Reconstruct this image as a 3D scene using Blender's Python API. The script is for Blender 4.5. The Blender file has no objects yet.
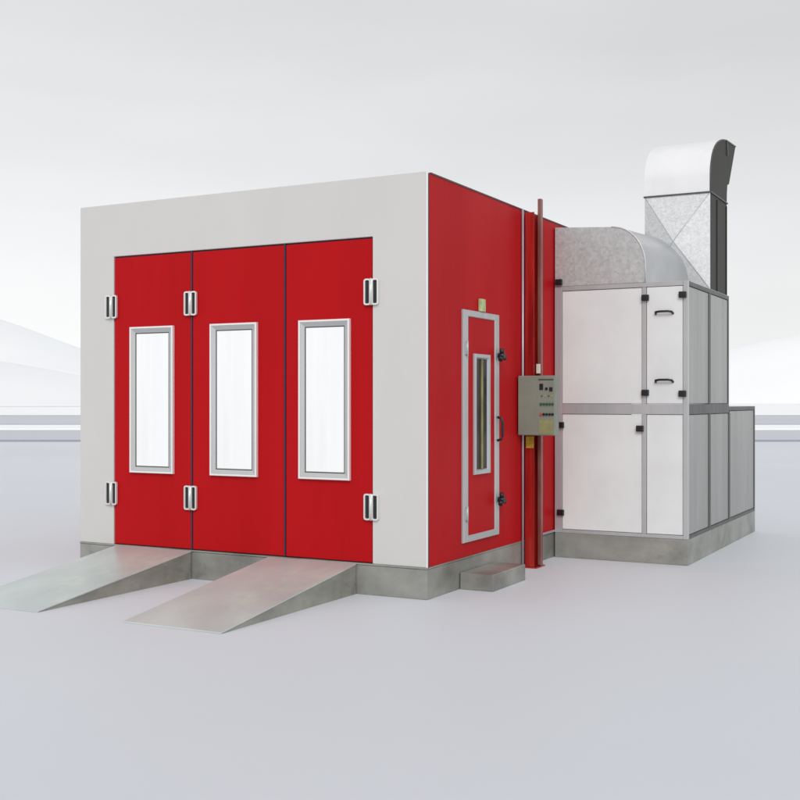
import bpy, bmesh, math, random
from mathutils import Vector, Matrix
R = math.radians
random.seed(7)
S = bpy.context.scene
COL = S.collection

# ------------------------------------------------------------------ camera
cd = bpy.data.cameras.new("camera"); cam = bpy.data.objects.new("camera", cd); COL.objects.link(cam)
cam.location = (4.042, -8.087, 1.57)
cam.rotation_euler = (R(90), 0, R(27.93))
cd.sensor_width = 36; cd.lens = 51.345; cd.shift_y = 0.0025
cd.clip_start = 0.1; cd.clip_end = 6000
S.camera = cam
FWD = Vector((-math.sin(R(27.93)), math.cos(R(27.93)), 0)); RGT = Vector((math.cos(R(27.93)), math.sin(R(27.93)), 0))

# ------------------------------------------------------------------ world: bright, evenly overcast sky
w = bpy.data.worlds.new("World"); S.world = w; w.use_nodes = True
nt = w.node_tree; N = nt.nodes; L = nt.links
bg = N['Background']; bg.inputs['Strength'].default_value = 1.0
tc = N.new('ShaderNodeTexCoord'); sep = N.new('ShaderNodeSeparateXYZ'); L.new(tc.outputs['Generated'], sep.inputs[0])
ramp = N.new('ShaderNodeValToRGB'); cr = ramp.color_ramp
cr.elements[0].position = 0.0; cr.elements[0].color = (.90, .915, .915, 1)
cr.elements[1].position = 1.0; cr.elements[1].color = (.66, .67, .70, 1)
for p, c in ((.10, (.87, .885, .89)), (.20, (.76, .77, .785)), (.30, (.70, .705, .72)), (.55, (.66, .665, .69))):
    e = cr.elements.new(p); e.color = (*c, 1)
L.new(sep.outputs[2], ramp.inputs[0])
# the cloud deck is a little thinner (brighter) towards the left of the scene
dot = N.new('ShaderNodeVectorMath'); dot.operation = 'DOT_PRODUCT'; dot.inputs[1].default_value = (-RGT.x, -RGT.y, 0)
L.new(tc.outputs['Generated'], dot.inputs[0])
mr = N.new('ShaderNodeMapRange'); mr.inputs[1].default_value = -.35; mr.inputs[2].default_value = .35
mr.inputs[3].default_value = .97; mr.inputs[4].default_value = 1.10
L.new(dot.outputs['Value'], mr.inputs[0])
mp = N.new('ShaderNodeMapping'); mp.inputs['Scale'].default_value = (2.2, 2.2, 9); L.new(tc.outputs['Generated'], mp.inputs[0])
nz = N.new('ShaderNodeTexNoise'); nz.inputs['Scale'].default_value = 1.6; nz.inputs['Detail'].default_value = 3; L.new(mp.outputs[0], nz.inputs[0])
mr2 = N.new('ShaderNodeMapRange'); mr2.inputs[1].default_value = .3; mr2.inputs[2].default_value = .7
mr2.inputs[3].default_value = .97; mr2.inputs[4].default_value = 1.03; L.new(nz.outputs[0], mr2.inputs[0])
mul = N.new('ShaderNodeMath'); mul.operation = 'MULTIPLY'; L.new(mr.outputs[0], mul.inputs[0]); L.new(mr2.outputs[0], mul.inputs[1])
vm = N.new('ShaderNodeVectorMath'); vm.operation = 'SCALE'; L.new(ramp.outputs[0], vm.inputs[0]); L.new(mul.outputs[0], vm.inputs['Scale'])
L.new(vm.outputs[0], bg.inputs['Color'])

# ------------------------------------------------------------------ soft sun through the cloud
sd = bpy.data.lights.new("sun", 'SUN'); sd.energy = 1.55; sd.angle = R(28); sd.color = (1, .985, .96)
sun = bpy.data.objects.new("sun", sd); COL.objects.link(sun)
sun.rotation_euler = Vector((-.40, .70, -.60)).to_track_quat('-Z', 'Y').to_euler()

S.render.engine = 'CYCLES'
S.view_settings.view_transform = 'Standard'; S.view_settings.look = 'None'
S.view_settings.exposure = 0; S.view_settings.gamma = 1

# ------------------------------------------------------------------ materials
def mat(name, col, rough=.5, metal=0.0, var=.0, vscale=(3, 3, 3), ndetail=4, bump=0.0, bscale=200, col2=None, spec=.5,
        spots=None, spangle=0, coat=0.0):
    """principled paint/metal; var = noise colour variation, stretched by vscale; spots = patches of another tone"""
    m = bpy.data.materials.new(name); m.use_nodes = True
    n = m.node_tree.nodes; l = m.node_tree.links; b = n['Principled BSDF']
    b.inputs['Roughness'].default_value = rough; b.inputs['Metallic'].default_value = metal
    b.inputs['Specular IOR Level'].default_value = spec
    if coat: b.inputs['Coat Weight'].default_value = coat; b.inputs['Coat Roughness'].default_value = .12
    t = n.new('ShaderNodeTexCoord')
    src = None
    if col2 is None: col2 = tuple(c * (1 - var) for c in col)
    if var or col2 != col:
        mpg = n.new('ShaderNodeMapping'); mpg.inputs['Scale'].default_value = vscale; l.new(t.outputs['Object'], mpg.inputs[0])
        z = n.new('ShaderNodeTexNoise'); z.inputs['Scale'].default_value = 1; z.inputs['Detail'].default_value = ndetail
        z.inputs['Roughness'].default_value = .6
        l.new(mpg.outputs[0], z.inputs[0])
        mr = n.new('ShaderNodeMapRange'); mr.inputs[1].default_value = .35; mr.inputs[2].default_value = .65; l.new(z.outputs[0], mr.inputs[0])
        mx = n.new('ShaderNodeMix'); mx.data_type = 'RGBA'; mx.inputs['A'].default_value = (*col, 1); mx.inputs['B'].default_value = (*col2, 1)
        l.new(mr.outputs[0], mx.inputs['Factor']); src = mx.outputs['Result']
        rr = n.new('ShaderNodeMapRange'); rr.inputs[3].default_value = rough * .85; rr.inputs[4].default_value = min(1, rough * 1.2)
        l.new(z.outputs[0], rr.inputs[0]); l.new(rr.outputs[0], b.inputs['Roughness'])
    if spangle:
        v = n.new('ShaderNodeTexVoronoi'); v.inputs['Scale'].default_value = spangle; v.inputs['Randomness'].default_value = 1
        wz = n.new('ShaderNodeTexNoise'); wz.inputs['Scale'].default_value = spangle * .7; l.new(t.outputs['Object'], wz.inputs[0])
        ad = n.new('ShaderNodeVectorMath'); ad.operation = 'MULTIPLY_ADD'; ad.inputs[1].default_value = (.05,) * 3
        l.new(wz.outputs['Color'], ad.inputs[0]); l.new(t.outputs['Object'], ad.inputs[2]); l.new(ad.outputs[0], v.inputs[0])
        sp = n.new('ShaderNodeSeparateColor'); l.new(v.outputs['Color'], sp.inputs[0])
        mr = n.new('ShaderNodeMapRange'); mr.inputs[3].default_value = .87; mr.inputs[4].default_value = 1.10; l.new(sp.outputs[0], mr.inputs[0])
        sc = n.new('ShaderNodeVectorMath'); sc.operation = 'SCALE'; l.new(mr.outputs[0], sc.inputs['Scale'])
        if src: l.new(src, sc.inputs[0])
        else: sc.inputs[0].default_value = col
        src = sc.outputs[0]
    if spots:
        z = n.new('ShaderNodeTexNoise'); z.inputs['Scale'].default_value = spots[0]; z.inputs['Detail'].default_value = 8
        z.inputs['Roughness'].default_value = .7; l.new(t.outputs['Object'], z.inputs[0])
        mr = n.new('ShaderNodeMapRange'); mr.inputs[1].default_value = spots[1]; mr.inputs[2].default_value = spots[1] + .15
        mr.inputs[4].default_value = spots[2]; l.new(z.outputs[0], mr.inputs[0])
        mx = n.new('ShaderNodeMix'); mx.data_type = 'RGBA'; mx.inputs['B'].default_value = (*spots[3], 1)
        if src: l.new(src, mx.inputs['A'])
        else: mx.inputs['A'].default_value = (*col, 1)
        l.new(mr.outputs[0], mx.inputs['Factor']); src = mx.outputs['Result']
    if src: l.new(src, b.inputs['Base Color'])
    else: b.inputs['Base Color'].default_value = (*col, 1)
    if bump:
        z = n.new('ShaderNodeTexNoise'); z.inputs['Scale'].default_value = bscale; z.inputs['Detail'].default_value = 2
        l.new(t.outputs['Object'], z.inputs[0])
        bp = n.new('ShaderNodeBump'); bp.inputs['Strength'].default_value = bump; bp.inputs['Distance'].default_value = .01
        l.new(z.outputs[0], bp.inputs['Height']); l.new(bp.outputs[0], b.inputs['Normal'])
    return m

M = dict(
    red=mat('red_enamel', (.462, .0075, .0105), .40, var=.10, vscale=(2.6, 2.6, .22), bump=.02, bscale=3, spec=.06, ndetail=6),
    red_col=mat('red_column_paint', (.42, .018, .012), .25, col2=(.20, .005, .006), vscale=(16, 16, .9), spec=.5),
    facade=mat('pale_grey_enamel', (.605, .592, .575), .45, var=.035, vscale=(1.2, 1.2, .5), bump=.02, bscale=2.5, spec=.35),
    gasket=mat('rubber_gasket', (.035, .02, .045), .6),
    darktrim=mat('dark_edge_trim', (.10, .045, .05), .5),
    alu=mat('white_aluminium', (.84, .84, .84), .3, metal=.25, var=.05),
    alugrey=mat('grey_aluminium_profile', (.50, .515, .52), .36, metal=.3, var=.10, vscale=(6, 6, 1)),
    aludark=mat('side_shade_and_trim_aluminium', (.10, .10, .097), .45, metal=.3, var=.15, vscale=(6, 6, 1)),  # cabinet side frame's shade put into the colour; also seals and trim
    bead=mat('shade_grey_window_bead', (.52, .525, .52), .35, metal=.25, var=.05),  # grey stands for the shade on the frame's inner bevel
    glass=mat('white_window_glass', (.93, .94, .935), .08, var=.05, vscale=(9, 9, .6), spec=.35),
    dglass=mat('dark_window_glass', (.020, .018, .03), .15, col2=(.05, .042, .035), vscale=(5, 5, 2.2), spec=.15),
    olive=mat('olive_reflection', (.33, .33, .12), .5, var=.5, vscale=(4, 4, 3)),
    chrome=mat('hinge_steel', (.80, .80, .78), .22, metal=.45, var=.08),
    black=mat('black_plastic', (.012, .012, .016), .4, var=.3),
    ramp=mat('ramp_steel', (.565, .625, .60), .34, metal=.25, col2=(.455, .51, .49), vscale=(1.4, .7, 3), ndetail=10, spots=(1.7, .52, .5, (.66, .74, .60)), bump=.05, bscale=40),
    rampside=mat('shaded_ramp_side_steel', (.36, .36, .32), .45, metal=.2, col2=(.24, .24, .21), vscale=(2, 2, 5), ndetail=10, spots=(4, .55, .5, (.14, .13, .11))),  # ramp steel again, darkened in colour for the shaded sides
    plinth=mat('brushed_plinth_steel', (.40, .40, .365), .36, metal=.35, col2=(.22, .22, .20), vscale=(1.5, 1.8, 2.2), ndetail=10, spots=(2.1, .56, .75, (.14, .14, .12)), bump=.04, bscale=30),  # dark blotches put the steel's reflections into the colour, along with stains
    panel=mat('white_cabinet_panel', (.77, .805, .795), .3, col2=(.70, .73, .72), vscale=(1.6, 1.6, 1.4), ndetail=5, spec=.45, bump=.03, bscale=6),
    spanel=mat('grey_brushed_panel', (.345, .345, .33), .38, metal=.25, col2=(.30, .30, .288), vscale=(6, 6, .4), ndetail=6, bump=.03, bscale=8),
    galv=mat('galvanised_sheet', (.55, .575, .565), .42, metal=.3, var=.12, vscale=(2, 2, 2), spangle=38),
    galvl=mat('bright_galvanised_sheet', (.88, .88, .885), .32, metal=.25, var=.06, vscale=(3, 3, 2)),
    galvm=mat('galvanised_sheet_matt', (.68, .69, .69), .45, metal=.25, var=.06, vscale=(3, 3, 3), spangle=60),
    galvw=mat('smooth_galvanised_sheet', (.56, .57, .58), .32, metal=.6, col2=(.48, .49, .50), vscale=(2, 2, 2)),
    dark=mat('shade_dark_sheet', (.016, .016, .012), .5, col2=(.030, .030, .022), vscale=(12, 12, .6), spots=(9, .64, .4, (.06, .06, .05)), spec=.2),  # near-black puts the dark reflection on the duct's right faces into the colour
    boxg=mat('greenish_grey_box_paint', (.235, .265, .215), .4, var=.14, vscale=(5, 5, 4), bump=.03, bscale=30),
    boxy=mat('olive_notice_plate', (.28, .29, .13), .5, var=.2, vscale=(20, 20, 20)),
    greenb=mat('green_button', (.02, .10, .04), .35), redb=mat('red_button', (.55, .06, .03), .35),
    ylab=mat('yellow_warning_label', (.62, .42, .03), .5, var=.35, vscale=(30, 30, 30)),
    wlab=mat('white_label', (.75, .70, .60), .5, var=.15, vscale=(30, 30, 30)),
    slab=mat('green_and_white_sticker', (.30, .42, .16), .5, col2=(.62, .60, .38), vscale=(18, 18, 18)),
    pipe=mat('brown_pipe_paint', (.17, .025, .028), .28, metal=.2, col2=(.30, .15, .12), vscale=(3, 3, .9)),
    conduit=mat('pale_conduit', (.50, .42, .49), .35, metal=.3, var=.2, vscale=(8, 8, 3)),
    roof=mat('roof_sheet', (.5, .5, .5), .5, var=.1),
    floor=mat('pale_smooth_ground', (.640, .666, .698), .55, col2=(.608, .633, .665), vscale=(.10, .10, .10), ndetail=6, spec=.35, bump=.0),
    strip=mat('lilac_grey_asphalt', (.56, .57, .615), .6, var=.06, vscale=(.02, .02, .02), spec=.3),
    kerb=mat('dark_kerb_stone', (.33, .34, .40), .7, var=.08, vscale=(.1, .1, .1)),
    snow=mat('snow', (.92, .93, .935), .75, var=.03, vscale=(.01, .01, .01), spec=.2),
    hill=mat('hazy_pale_hill', (.87, .885, .89), .85, col2=(.83, .845, .85), vscale=(.006, .006, .012), ndetail=6, spec=.1),  # pale tone carries the distance haze
)

# ------------------------------------------------------------------ mesh helpers
class MB:
    def __init__(s): s.b = bmesh.new()
    def box(s, x0, x1, y0, y1, z0, z1, bev=0.0, seg=1):
        t = bmesh.new(); bmesh.ops.create_cube(t, size=1)
        for v in t.verts: v.co = Vector(((x0 + x1) / 2 + v.co.x * (x1 - x0), (y0 + y1) / 2 + v.co.y * (y1 - y0), (z0 + z1) / 2 + v.co.z * (z1 - z0)))
        if bev: bmesh.ops.bevel(t, geom=list(t.edges), offset=bev, segments=seg, profile=.5, affect='EDGES')
        s._merge(t); return s
    def _merge(s, t):
        me = bpy.data.meshes.new('tmp'); t.to_mesh(me); t.free(); s.b.from_mesh(me); bpy.data.meshes.remove(me)
    def prism(s, pts, to3, d0, d1, bev=0.0):
        """polygon pts (u,v) extruded along d; to3(u,v,d)"""
        t = bmesh.new(); n = len(pts)
        a = [t.verts.new(to3(u, v, d0)) for u, v in pts]; c = [t.verts.new(to3(u, v, d1)) for u, v in pts]
        t.faces.new(a); t.faces.new(c[::-1])
        for i in range(n): t.faces.new((a[i], c[i], c[(i + 1) % n], a[(i + 1) % n]))
        bmesh.ops.recalc_face_normals(t, faces=t.faces)
        if bev: bmesh.ops.bevel(t, geom=list(t.edges), offset=bev, segments=1, affect='EDGES')
        s._merge(t); return s
    def frame(s, u0, u1, v0, v1, prof, to3, vs=1.0):
        """closed mitred frame: prof = list of (inset, depth)"""
        t = bmesh.new(); rings = []
        for ins, d in prof:
            rings.append([t.verts.new(to3(u, v, d)) for u, v in ((u0 + ins, v0 + ins * vs), (u1 - ins, v0 + ins * vs), (u1 - ins, v1 - ins * vs), (u0 + ins, v1 - ins * vs))])
        k = len(rings)
        for i in range(k):
            A, B = rings[i], rings[(i + 1) % k]
            for j in range(4): t.faces.new((A[j], A[(j + 1) % 4], B[(j + 1) % 4], B[j]))
        bmesh.ops.recalc_face_normals(t, faces=t.faces)
        s._merge(t); return s
    def tube(s, pts, r, n=12, cap=True):
        t = bmesh.new(); pts = [Vector(p) for p in pts]; rings = []
        for i, p in enumerate(pts):
            d = ((pts[min(i + 1, len(pts) - 1)] - p).normalized() + (p - pts[max(i - 1, 0)]).normalized())
            d.normalize(); up = Vector((0, 0, 1)) if abs(d.z) < .9 else Vector((1, 0, 0))
            a = d.cross(up).normalized(); b = d.cross(a).normalized()
            rings.append([t.verts.new(p + (a * math.cos(2 * math.pi * k / n) + b * math.sin(2 * math.pi * k / n)) * r) for k in range(n)])
        for A, B in zip(rings, rings[1:]):
            for k in range(n): t.faces.new((A[k], A[(k + 1) % n], B[(k + 1) % n], B[k])).smooth = True
        if cap: t.faces.new(rings[0][::-1]); t.faces.new(rings[-1])
        bmesh.ops.recalc_face_normals(t, faces=t.faces)
        s._merge(t); return s
    def build(s, name, m, parent=None, org=None):
        """vertices were given in world metres; org = this object's own origin"""
        me = bpy.data.meshes.new(name)
        o = bpy.data.objects.new(name, me)
        pl = parent.get('_w') if parent else (0, 0, 0)
        pl = Vector(pl) if pl is not None else Vector((0, 0, 0))
        og = Vector(org) if org is not None else (pl if parent else Vector((0, 0, 0)))
        bmesh.ops.translate(s.b, verts=s.b.verts, vec=-og)
        s.b.to_mesh(me); s.b.free(); me.materials.append(m); me.name = name
        if parent: o.parent = parent; o.location = og - pl
        else: o.location = og
        o['_w'] = tuple(og); COL.objects.link(o); return o

def FR(u, v, d): return Vector((u, -d, v))        # on the front plane y=0, d = proud of it
def SD(u, v, d): return Vector((d, u, v))         # on the side plane x=0
def thing(name, label, cat, loc, group=None):
    o = bpy.data.objects.new(name, None); o.empty_display_size = .1; COL.objects.link(o); o.location = loc; o['_w'] = tuple(loc)
    o['label'] = label; o['category'] = cat
    if group: o['group'] = group
    return o
def tag(o, label, cat, group=None):
    o['label'] = label; o['category'] = cat
    if group: o['group'] = group
    return o
def struct(o, kind='structure'): o['kind'] = kind; return o
def copy_tree(o, loc, parent):
    c = o.copy(); COL.objects.link(c); c.parent = parent; c.location = loc
    for ch in [x for x in bpy.data.objects if x.parent == o]:
        d = ch.copy(); COL.objects.link(d); d.parent = c
    return c

# ------------------------------------------------------------------ the setting
def cam_pt(r, f, z): p = Vector(cam.location) + RGT * r + FWD * f; return (p.x, p.y, z)
g = MB(); g.b.faces.new([g.b.verts.new(p) for p in ((-2500, -300, 0), (2500, -300, 0), (2500, 3500, 0), (-2500, 3500, 0))])
struct(g.build('ground', M['floor']))
def band(f0, f1, z0, z1, hw=900):
    m = MB(); a = [m.b.verts.new(cam_pt(r, f, z)) for r, f, z in ((-hw, f0, z0), (hw, f0, z0), (hw, f0, z1), (-hw, f0, z1))]
    b = [m.b.verts.new(cam_pt(r, f, z)) for r, f, z in ((-hw, f1, z0), (hw, f1, z0), (hw, f1, z1), (-hw, f1, z1))]
    m.b.faces.new((a[0], a[1], a[2], a[3])); m.b.faces.new((a[3], a[2], b[2], b[3])); m.b.faces.new((b[1], b[0], b[3], b[2]))
    bmesh.ops.recalc_face_normals(m.b, faces=m.b.faces)
    return m
struct(band(46, 62.5, .0, .012).build('road', M['strip']))
struct(band(45, 46, .0, .05).build('kerb', M['kerb']))
struct(band(64.5, 76, .0, .06).build('verge', M['snow']))
struct(band(77.5, 138, .0, .016).build('road', M['strip']))
struct(band(76.3, 77.5, .0, .07).build('kerb', M['kerb']))
struct(band(139, 2600, .0, .05, 2300).build('snowfield', M['snow']))
# far pale hills, haze put into their colour: height profile over distance strip (real terrain, 350 m and more away)
def hills(name, f0, f1, r0, r1, fn, m, n=60, k=8):
    h = MB(); V = []
    for j in range(k + 1):
        t = j / k; row = []
        for i in range(n + 1):
            r = r0 + (r1 - r0) * i / n
            z = fn(r) * math.sin(math.pi * t) ** .8 if 0 < j < k else 0
            row.append(h.b.verts.new(cam_pt(r, f0 + (f1 - f0) * t, z + .1)))
        V.append(row)
    for j in range(k):
        for i in range(n): h.b.faces.new((V[j][i], V[j][i + 1], V[j + 1][i + 1], V[j + 1][i])).smooth = True
    bmesh.ops.recalc_face_normals(h.b, faces=h.b.faces)
    return struct(h.build(name, m))
def noise1(x, s): return math.sin(x * s) * .5 + math.sin(x * s * 2.3 + 1.7) * .3 + math.sin(x * s * 5.1 + .6) * .15
# ridge that falls from left to right behind the booth
near = lambda r: 19 - (r + 175) * .165 + .9 * noise1(r, .03) if r > -290 else 38 + 1.5 * noise1(r, .03)
hills('hill', 380, 620, -900, 30, lambda r: max(0, near(r)), M['hill'], n=90)
hills('snow_ridge', 640, 680, -1200, 40, lambda r: max(0, (near(r * .76) + .1) * 1.325), M['snow'], n=90)
hills('hill', 900, 1500, -1500, -60, lambda r: max(0, 86 - (r + 420) * .33 + 4 * noise1(r, .012)) if r > -600 else 145 + 4 * noise1(r, .012), M['hill'], n=90)
hills('hill', 900, 1500, 40, 1500, lambda r: max(0, (r - 40) * .185 + 2 * noise1(r, .02)), M['snow'], n=90)

# ------------------------------------------------------------------ spray booth
booth = thing('spray_booth', 'large red spray booth with pale grey front frame and three tall folding red doors', 'spray booth', (0, 0, 0))
W, H, ZB, LEN = 3.655, 3.40, .255, 5.6
OX0, OX1, OZ1 = -3.245, -.498, 2.915          # door opening
# facade: three butted pieces as one pressed frame
f = MB()
ring = [(-W, ZB), (-W, H), (-.012, H), (-.012, ZB), (OX1, ZB), (OX1, OZ1), (OX0, OZ1), (OX0, ZB)]
f.prism(ring, FR, 0, -.06, bev=.004)
f.build('front_frame', M['facade'], booth)
f = MB(); f.box(-.0115, .002, -.003, .012, ZB, H, .002); f.build('corner_highlight', M['alu'], booth)  # added white strip, painting the highlight along the corner edge
# walls and roof
f = MB(); f.box(-.06, 0, .013, LEN, ZB + .002, H - .016); f.build('side_wall', M['red'], booth)
f = MB(); f.box(-W, -W + .06, .061, LEN, ZB + .002, H - .016); f.build('side_wall', M['red'], booth)
f = MB(); f.box(-W + .061, -.061, LEN - .06, LEN, ZB + .002, H - .016); f.build('rear_wall', M['facade'], booth)
f = MB(); f.box(-W + .002, .006, .061, LEN + .004, H - .015, H, .003); f.build('roof', M['darktrim'], booth)
f = MB(); f.box(0.0005, .004, .013, .022, ZB, H - .016); f.build('corner_seam', M['gasket'], booth)
f = MB(); f.box(-W, .0, -.004, LEN, 0, ZB - .014, .004); f.box(-W, .003, -.010, LEN, ZB - .013, ZB, .002)
f.build('plinth', M['plinth'], booth)

# folding doors
xs = [OX0, -2.343, -1.353, OX1]
f = MB()
f.box(OX0, OX1, .030, .045, ZB + .001, OZ1)                           # seal behind the leaves
f.box(xs[1] - .007, xs[1] + .007, .003, .03, ZB + .004, OZ1 - .004); f.box(xs[2] - .007, xs[2] + .007, .003, .03, ZB + .004, OZ1 - .004)
f.build('door_gasket', M['gasket'], booth)
wins = [(-3.037, -2.538), (-2.127, -1.629), (-1.203, -.705)]
leaves = []
for i in range(3):
    a = xs[i] + (.008 if i == 0 else .011); b = xs[i + 1] - (.008 if i == 2 else .011)
    u0, u1 = wins[i]; v0, v1 = .925, 2.255
    f = MB(); f.box(a, b, .006, .028, ZB + .008, OZ1 - .014, .0035)
    leaf = f.build('door_leaf', M['red'], booth, org=(a, 0, ZB))
    f = MB(); f.frame(u0, u1, v0, v1, [(0, -.006), (0, .020), (.003, .024), (.015, .024), (.0175, .021), (.0175, -.006)], FR)
    f.build('window_frame', M['alu'], leaf)
    f = MB(); f.frame(u0 + .018, u1 - .018, v0 + .018, v1 - .018, [(0, -.0055), (0, .018), (.004, .018), (.032, .002), (.036, .002), (.036, -.0055)], FR)
    f.build('window_bead', M['bead'], leaf)
    f = MB(); f.frame(u0 + .0545, u1 - .0545, v0 + .0545, v1 - .0545, [(0, -.0055), (0, -.0005), (.009, -.0005), (.009, -.0055)], FR)
    f.build('window_seal', M['aludark'], leaf)
    f = MB(); f.box(u0 + .0637, u1 - .0637, .002, .0055, v0 + .0637, v1 - .0637); f.build('window_pane', M['glass'], leaf)
    leaves.append(leaf)

# hinges: two oblong loops over dark slots, with a barrel between them
def rounded(cx, cz, w, h, r, n=4):
    P = []
    for sx, sz, a0 in ((1, 1, 0), (-1, 1, 90), (-1, -1, 180), (1, -1, 270)):
        for k in range(n + 1):
            a = R(a0 + 90 * k / n); P.append((cx + sx * (w / 2 - r) + r * math.cos(a), cz + sz * (h / 2 - r) + r * math.sin(a)))
    return P
def loop(mb, cx, cz, w, h, r, t, d0, d1):
    o_, i_ = rounded(cx, cz, w, h, r), rounded(cx, cz, w - 2 * t, h - 2 * t, max(.003, r - t * .8)); n = len(o_)
    tb = bmesh.new()
    R4 = [[tb.verts.new(FR(u, v, d)) for u, v in P] for P, d in ((o_, d0), (o_, d1), (i_, d1), (i_, d0))]
    for k in range(4):
        A, B = R4[k], R4[(k + 1) % 4]
        for j in range(n): tb.faces.new((A[j], A[(j + 1) % n], B[(j + 1) % n], B[j]))
    bmesh.ops.recalc_face_normals(tb, faces=tb.faces); mb._merge(tb)
def hinge(cx, cz):
    m = MB()
    for s in (-1, 1): loop(m, cx + s * .036, cz, .064, .215, .020, .013, .001, .022)
    m.tube([(cx, -.022, cz - .108), (cx, -.022, cz + .108)], .011, 12)
    h = m.build('hinge', M['chrome'], booth, org=(cx, 0, cz))
    m = MB()
    for s in (-1, 1): m.prism(rounded(cx + s * .036, cz, .040, .190, .008), FR, -.004, .008)
    m.build('hinge_slot', M['black'], h)
    return h
h0 = hinge(-3.262, 2.45)
for cx, cz in ((-2.343, 2.445), (-.502, 2.465), (-3.262, .727), (-2.343, .72), (-.502, .717)):
    copy_tree(h0, (cx, 0, cz), booth)

# personnel door in the side wall
d0, d1, dz0, dz1 = .640, 1.405, .380, 2.352
f = MB(); f.box(.001, .014, d0 + .09, d1 - .09, dz0 + .045, dz1 - .045); sdoor = f.build('side_door', M['red'], booth, org=(0, d0, dz0))
f = MB(); f.frame(d0, d1, dz0, dz1, [(0, .001), (0, .018), (.006, .023), (.088, .023), (.096, .017), (.096, .001)], SD, .58)
f.build('door_frame', M['alugrey'], sdoor)
u0, u1, v0, v1 = .845, 1.185, .945, 1.985
f = MB(); f.frame(u0, u1, v0, v1, [(0, .0145), (0, .030), (.004, .034), (.036, .034), (.040, .031), (.056, .0145)], SD, .8)
f.build('window_frame', M['alugrey'], sdoor)
f = MB(); f.box(.0145, .020, u0 + .0565, u1 - .0565, v0 + .0445, v1 - .0445); f.build('window_pane', M['dglass'], sdoor)
f = MB(); f.box(.0205, .034, u0 + .150, u0 + .175, v0 + .0455, v1 - .0455, .002); f.build('reflection_streak', M['olive'], sdoor)  # olive strip stands for a streak reflected in the pane
for zc in (2.02, .62):
    f = MB(); f.tube([(.034, d0 + .05, zc - .065), (.034, d0 + .05, zc + .065)], .009, 10); f.box(.0235, .030, d0 + .025, d0 + .078, zc - .05, zc + .05, .002)
    f.build('hinge', M['alugrey'], sdoor)
for zc in (1.985, .695):
    f = MB(); yc = d1 - .03
    f.tube([(.0305, yc, zc), (.085, yc, zc)], .026, 14)
    for k in range(3):
        a = R(90 + 120 * k + 10); f.tube([(.06, yc + .02 * math.cos(a), zc + .02 * math.sin(a)), (.065, yc + .062 * math.cos(a), zc + .062 * math.sin(a))], .021, 10)
    f.build('latch_knob', M['black'], sdoor)
f = MB(); yc = d1 - .06
f.tube([(.0305, yc, 1.225), (.070, yc, 1.24), (.078, yc, 1.27), (.078, yc, 1.39), (.070, yc, 1.42), (.0305, yc, 1.435)], .012, 10)
f.build('handle', M['black'], sdoor)
f = MB(); f.box(.001, .030, .985, 1.085, dz1 + .004, dz1 + .115, .004); f.build('sticker', M['slab'], booth)

# pale conduit, red column, pipe, trims
f = MB(); f.box(.001, .016, 2.438, 2.452, .27, H - .02, .002)
f.box(.001, .018, 2.453, 2.86, .258, .276, .002); f.build('panel_trim', M['conduit'], booth)

c = thing('steel_column', 'glossy red steel column fixed upright against the red side wall', 'column', (.1, 2.1, 0))
f = MB()
f.prism([(.022, 2.02), (.115, 2.02), (.115, 2.032), (.034, 2.032), (.034, 2.20), (.115, 2.20), (.115, 2.212), (.022, 2.212)], lambda u, v, d: Vector((u, v, d)), .012, 3.365, bev=.0015)
f.build('channel', M['red_col'], c)
f = MB(); f.box(.012, .15, 2.0, 2.23, 0, .012, .002); f.build('base_plate', M['red_col'], c)
f = MB(); f.box(.036, .112, 2.0125, 2.0195, 1.135, 1.245, .001); f.build('warning_label', M['ylab'], c)
f = MB()
f.box(.118, .150, 2.07, 2.11, 1.84, 1.93, .002); f.build('small_label', M['wlab'], c)

f = MB(); f.tube([(.016, 1.985, .0), (.016, 1.985, H - .01)], .011, 12)
tag(f.build('conduit', M['conduit'], org=(.016, 1.985, 0)), 'thin pale conduit running straight down the red side wall beside the column', 'conduit')
f = MB(); f.box(.120, .156, 2.10, 2.15, .02, 3.50, .004)
tag(f.build('riser_pipe', M['pipe'], org=(.137, 2.12, 0)), 'narrow brownish square pipe rising just above the booth roof edge', 'pipe')

# door step
f = MB(); f.box(.006, .306, .60, 1.322, 0, .140, .005)
tag(f.build('door_step', M['plinth'], org=(.15, .96, 0)), 'low steel step on the ground below the narrow side door', 'step')

# ramps
def ramp(x1, label):
    wd = .868; x0 = x1 - wd; ln = 1.83; ht = .240
    t = thing('access_ramp', label, 'ramp', ((x0 + x1) / 2, -.02, 0), 'wedge ramps in front of the booth')
    m = MB(); m.prism([(-.014, ht), (-ln, .001), (-ln - .010, .001), (-ln, .010), (-.014, ht + .010)], lambda u, v, d: Vector((d, u, v)), x0, x1, bev=.0012)
    m.build('tread_plate', M['ramp'], t)
    for a in (x0 + .004, x1 - .012):
        m = MB(); m.prism([(-.016, ht - .001), (-.016, 0), (-ln + .012, 0)], lambda u, v, d: Vector((d, u, v)), a, a + .008)
        m.build('side_plate', M['rampside'], t)
    m = MB(); m.box(x0 + .013, x1 - .013, -.030, -.020, .002, ht - .006); m.build('end_plate', M['rampside'], t)
ramp(-2.330, 'left steel wedge ramp leading up to the hinged side of the red doors')
ramp(-.640, 'right steel wedge ramp nearest the booth corner and red side wall')

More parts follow.
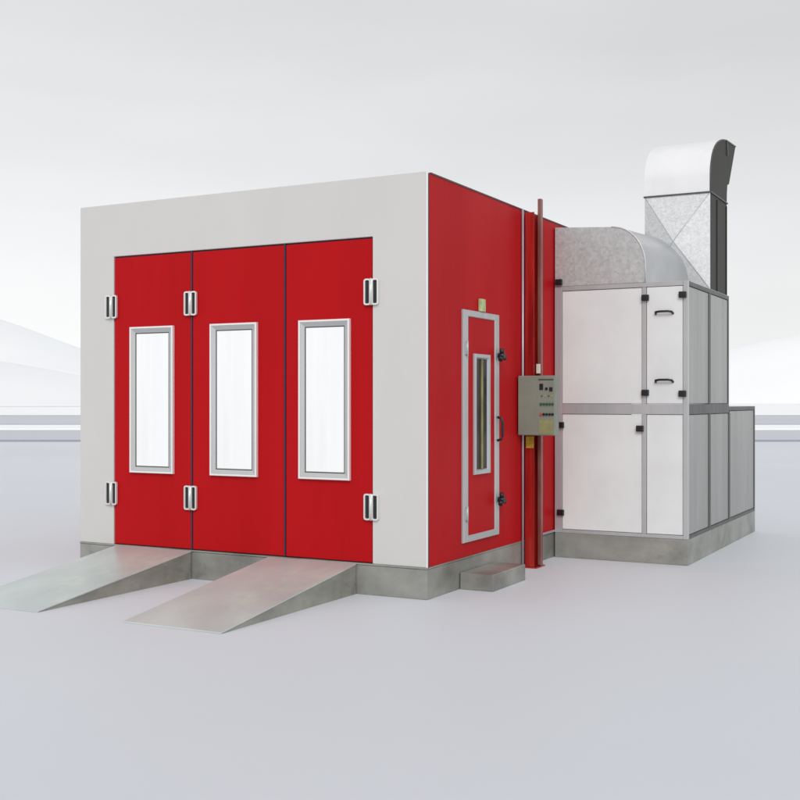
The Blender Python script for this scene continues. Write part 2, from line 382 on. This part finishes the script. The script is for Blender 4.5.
# control box on the side wall
bx0, bx1, by0, by1, bz0, bz1 = .012, .382, 1.865, 1.968, 1.258, 1.815
t = thing('control_box', 'greenish grey electrical control box with button rows hung on the red side wall', 'control box', (bx0, by1, bz0))
f = MB(); f.box(bx0, bx1, by0 + .018, by1, bz0, bz1, .004); f.build('housing', M['boxg'], t)
f = MB(); f.box(bx0 + .004, bx1 - .004, by0, by0 + .0175, bz0 + .004, bz1 - .004, .004); dr = f.build('door', M['boxg'], t)
def bp(px, py): return bx0 + (px - 517.5) * .00987, bz1 - (py - 376) * .00945
f = MB()
for px, py, w_, h_ in ((541.5, 387, 3.6, 6), (551, 389.5, 3.2, 4), (546.5, 389, 2.5, 2.6)):
    x, z = bp(px, py); f.box(x - w_ * .005, x + w_ * .005, by0 - .008, by0 - .0005, z - h_ * .0047, z + h_ * .0047, .002)
f.build('display', M['black'], dr)
x, z = bp(546, 426); f = MB(); f.box(x - .068, x + .068, by0 - .002, by0 - .0004, z - .066, z + .066); f.build('notice_plate', M['boxy'], dr)
x, z = bp(546, 380); f = MB(); f.box(x - .075, x + .075, by0 - .002, by0 - .0004, z - .007, z + .007); f.build('name_strip', M['aludark'], dr)
for k in range(5):
    for py, mm in ((404, 'greenb'), (414, 'redb' if k == 0 else 'black')):
        x, z = bp(541.2 + k * 2.9, py); f = MB()
        f.tube([(x, by0 - .0005, z), (x, by0 - .014, z)], .0115, 12); f.build('button', M[mm], dr)
for k in range(4):
    x, z = bp(542 + k * 3.4, 396); f = MB(); f.tube([(x, by0 - .0005, z), (x, by0 - .008, z)], .007, 10); f.build('indicator', M['ylab'] if k % 2 else M['aludark'], dr)

# ------------------------------------------------------------------ air handling cabinet
X0, X1, Y0, YU, YL = .012, 1.360, 2.86, 4.70, 6.18
ZT, ZM0, ZM1 = 2.735, 1.45, 1.55
cab = thing('air_cabinet', 'tall air handling cabinet of white and grey panels in an aluminium frame beside the booth', 'cabinet', (.7, Y0, 0))
f = MB(); f.box(X0, X1, Y0, YL, 0, .250, .005); f.build('plinth', M['plinth'], cab)
# front frame members (butted)
P = Y0
f = MB()
def fb(x0, x1, z0, z1, dy=.0): f.box(x0, x1, P + dy, P + .05, z0, z1, .003)
fb(X0, .088, .2505, ZT); fb(1.312, X1, .2505, ZT)
fb(.0885, 1.3115, ZT - .045, ZT); fb(.0885, 1.3115, ZM0, ZM1); fb(.0885, 1.3115, .2505, .285)
fb(.912, .954, .2855, ZM0 - .0005); fb(.912, .954, ZM1 + .0005, ZT - .0455)
f.build('frame', M['alugrey'], cab)
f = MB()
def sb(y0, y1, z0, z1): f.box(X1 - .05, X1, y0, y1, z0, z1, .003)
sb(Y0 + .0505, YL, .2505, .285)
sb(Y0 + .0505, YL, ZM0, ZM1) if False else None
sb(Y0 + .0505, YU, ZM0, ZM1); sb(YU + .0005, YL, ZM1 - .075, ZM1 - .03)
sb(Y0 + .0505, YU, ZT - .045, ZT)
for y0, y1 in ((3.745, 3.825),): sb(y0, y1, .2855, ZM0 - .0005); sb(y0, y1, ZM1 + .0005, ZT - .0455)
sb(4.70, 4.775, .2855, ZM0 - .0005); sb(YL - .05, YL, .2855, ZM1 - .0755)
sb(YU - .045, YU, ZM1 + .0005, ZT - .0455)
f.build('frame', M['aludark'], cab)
# panels
for n_, (x0, x1, z0, z1) in {'panel': (.092, .908, .289, ZM0 - .004), 'panel1': (.958, 1.308, .289, ZM0 - .004), 'panel2': (.092, .908, ZM1 + .004, ZT - .049)}.items():
    f = MB(); f.box(x0, x1, P + .008, P + .04, z0, z1, .003); f.build('panel', M['panel'], cab)
f = MB(); f.box(.958, 1.308, P + .002, P + .04, ZM1 + .004, ZT - .049, .004); ad = f.build('access_door', M['panel'], cab)
for zc in (2.435, 1.775):
    f = MB(); xc = 1.132
    f.tube([(xc - .085, P + .001, zc - .012), (xc - .078, P - .03, zc + .004), (xc - .04, P - .036, zc + .010), (xc + .04, P - .036, zc + .010), (xc + .078, P - .03, zc + .004), (xc + .085, P + .001, zc - .012)], .011, 10)
    f.build('handle', M['black'], ad)
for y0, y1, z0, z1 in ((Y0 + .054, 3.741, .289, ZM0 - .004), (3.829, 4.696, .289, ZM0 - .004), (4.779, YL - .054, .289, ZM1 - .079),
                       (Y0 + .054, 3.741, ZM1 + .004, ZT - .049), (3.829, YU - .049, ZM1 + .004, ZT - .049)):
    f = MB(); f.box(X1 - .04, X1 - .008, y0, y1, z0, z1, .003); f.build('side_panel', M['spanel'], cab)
# roofs, backs
f = MB(); f.box(X0, X1 - .001, Y0 + .051, YU, ZT - .03, ZT + .002, .002); f.build('roof', M['roof'], cab)
f = MB(); f.box(X0, X1 - .001, YU + .001, YL, ZM1 - .06, ZM1 - .028, .002); f.build('roof', M['roof'], cab)
f = MB(); f.box(X0, X1 - .055, YU - .03, YU - .001, ZM1, ZT - .031); f.build('rear_panel', M['spanel'], cab)
f = MB(); f.box(X0, X1 - .055, YL - .03, YL - .001, .251, ZM1 - .061); f.build('rear_panel', M['spanel'], cab)
# black corner latches
def clip(x, z):
    m = MB(); m.box(x - .036, x + .036, P - .030, P - .0005, z - .030, z + .030, .006, 2)
    m.tube([(x - .012, P - .036, z), (x - .012, P - .0305, z)], .012, 10)
    return m.build('corner_latch', M['black'], cab, org=(x, P, z))
k0 = clip(.948, 2.585)
for x, z in ((1.312, 2.600), (.948, 1.66), (1.310, 1.65), (.080, 1.338), (.895, 1.310), (.080, .455), (.062, ZT + .045)):
    c_ = k0.copy(); COL.objects.link(c_); c_.parent = cab; c_.location = Vector((x, P, z)) - Vector(cab['_w'])

# ------------------------------------------------------------------ intake elbow between booth wall and cabinet roof
t = thing('duct_elbow', 'spangled galvanised duct elbow curving from the red booth wall down onto the cabinet roof', 'duct', (.5, Y0 + .03, ZT))
def prof(xe, zt, rx, rz, zb, dz=0, x0=.012, n=16):
    return [(x0, zb), (x0, zt + dz)] + [(xe - rx + rx * math.sin(R(90 * k / n)), zt - rz + rz * math.cos(R(90 * k / n))) for k in range(n + 1)] + [(xe, zb)]
A = prof(.942, 3.303, .34, .40, ZT + .004, .035); B = prof(1.128, 3.345, .58, .46, ZT + .004)
ya, yb = Y0 + .012, 3.79
f = MB(); tb = bmesh.new()
def face_pts(Pf, y, ins=0): return [tb.verts.new((x, y, z)) for x, z in Pf]
a, a2 = face_pts(A, ya), face_pts(A, ya + .006)
tb.faces.new(a); tb.faces.new(a2[::-1])
for i in range(len(A)): tb.faces.new((a[i], a2[i], a2[(i + 1) % len(A)], a[(i + 1) % len(A)]))
bmesh.ops.recalc_face_normals(tb, faces=tb.faces); f._merge(tb); f.build('cheek', M['galv'], t)
f = MB(); tb = bmesh.new()
K = 8; rows = []
for j in range(K + 1):
    s = j / K; s_ = s
    rows.append([tb.verts.new((pa[0] + (pb[0] - pa[0]) * s_, ya + .0065 + (yb - ya - .0065) * s, pa[1] + (pb[1] - pa[1]) * s_)) for pa, pb in zip(A[1:], B[1:])])
for j in range(K):
    for i in range(len(rows[0]) - 1): tb.faces.new((rows[j][i], rows[j][i + 1], rows[j + 1][i + 1], rows[j + 1][i])).smooth = True
tb.faces.new([tb.verts.new(v.co) for v in rows[-1]] + [tb.verts.new((.012, yb, ZT + .004))])
bmesh.ops.recalc_face_normals(tb, faces=tb.faces); f._merge(tb); f.build('wrapper', M['galvw'], t)
f = MB(); f.tube([(x, ya - .001, z) for x, z in A[2:]], .006, 8); f.build('seam', M['galvm'], t)

# ------------------------------------------------------------------ exhaust duct on the cabinet roof
CX0, CX1, CY0, CY1, CZ = .665, 1.352, 3.83, 4.625, 3.735
t = thing('exhaust_duct', 'upright rectangular exhaust duct with cross creased face and curved hood turning backwards', 'duct', (1.0, 4.2, ZT))
f = MB(); tb = bmesh.new(); zb = ZT + .003
q = [tb.verts.new(p) for p in ((CX0, CY0, zb), (CX1, CY0, zb), (CX1, CY0, CZ), (CX0, CY0, CZ))]; m_ = tb.verts.new((1.0, CY0 - .13, 3.24))
for i in range(4): tb.faces.new((q[i], q[(i + 1) % 4], m_))
f._merge(tb); f.box(CX0 + .001, CX1 - .004, CY0 + .001, CY1, zb, CZ - .001); f.build('shaft', M['galvm'], t)
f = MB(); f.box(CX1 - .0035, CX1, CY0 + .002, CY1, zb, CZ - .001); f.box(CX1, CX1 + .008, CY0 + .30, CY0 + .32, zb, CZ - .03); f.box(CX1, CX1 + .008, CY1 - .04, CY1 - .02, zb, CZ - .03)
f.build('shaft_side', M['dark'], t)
f = MB()
for a_ in ((CX0 + .01, CY0 - .001, zb + .01), (CX1 - .01, CY0 - .001, zb + .01)): f.tube([a_, (1.0, CY0 - .131, 3.24), (CX0 + CX1 - a_[0], CY0 - .001, CZ - .01)], .004, 6)
f.build('cross_crease', M['alugrey'], t)
f = MB(); f.frame(CX0 - .012, CX1 + .012, CY0 - .012, CY1 + .012, [(0, CZ), (0, CZ + .014), (.05, CZ + .014), (.05, CZ)], lambda u, v, d: Vector((u, v, d)))
f.build('flange', M['aludark'], t)
z0 = CZ + .0145
outer = [(3.83, z0), (3.83, 3.93), (3.84, 4.00), (3.87, 4.07), (3.91, 4.14), (3.97, 4.205), (4.05, 4.265), (4.15, 4.318), (4.28, 4.365), (4.42, 4.40), (4.60, 4.43), (5.08, 4.455)]
inner = [(4.625, z0), (4.635, 3.86), (4.655, 3.95), (4.74, 3.975)]
f = MB(); tb = bmesh.new()
def strip(pts, smooth=True):
    a = [tb.verts.new((CX0, y, z)) for y, z in pts]; b = [tb.verts.new((CX1 - .006, y, z)) for y, z in pts]
    for i in range(len(pts) - 1): tb.faces.new((a[i], b[i], b[i + 1], a[i + 1])).smooth = smooth and i > 0
strip(outer); strip(inner)
bmesh.ops.recalc_face_normals(tb, faces=tb.faces); f._merge(tb)
hood = f.build('hood', M['galvl'], t)
poly = outer + inner[::-1]
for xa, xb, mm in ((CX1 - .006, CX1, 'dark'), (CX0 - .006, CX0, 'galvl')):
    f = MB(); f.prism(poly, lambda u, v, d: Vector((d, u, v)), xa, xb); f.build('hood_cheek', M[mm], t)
f = MB(); f.prism([(4.60, 4.42), (4.625, 4.42), (4.655, 4.27), (4.63, 4.27)], lambda u, v, d: Vector((d, u, v)), CX1 + .0005, CX1 + .012)
f.tube([(CX1 + .002, y, z) for y, z in outer], .007, 8)
f.build('hood_seam', M['aludark'], t)
f = MB(); f.prism([(5.07, 4.45), (5.085, 4.447), (4.745, 3.973), (4.73, 3.978)], lambda u, v, d: Vector((d, u, v)), CX0 + .004, CX1 - .010); f.build('outlet_grille', M['dark'], t)

for o in bpy.data.objects:
    if '_w' in o: del o['_w']
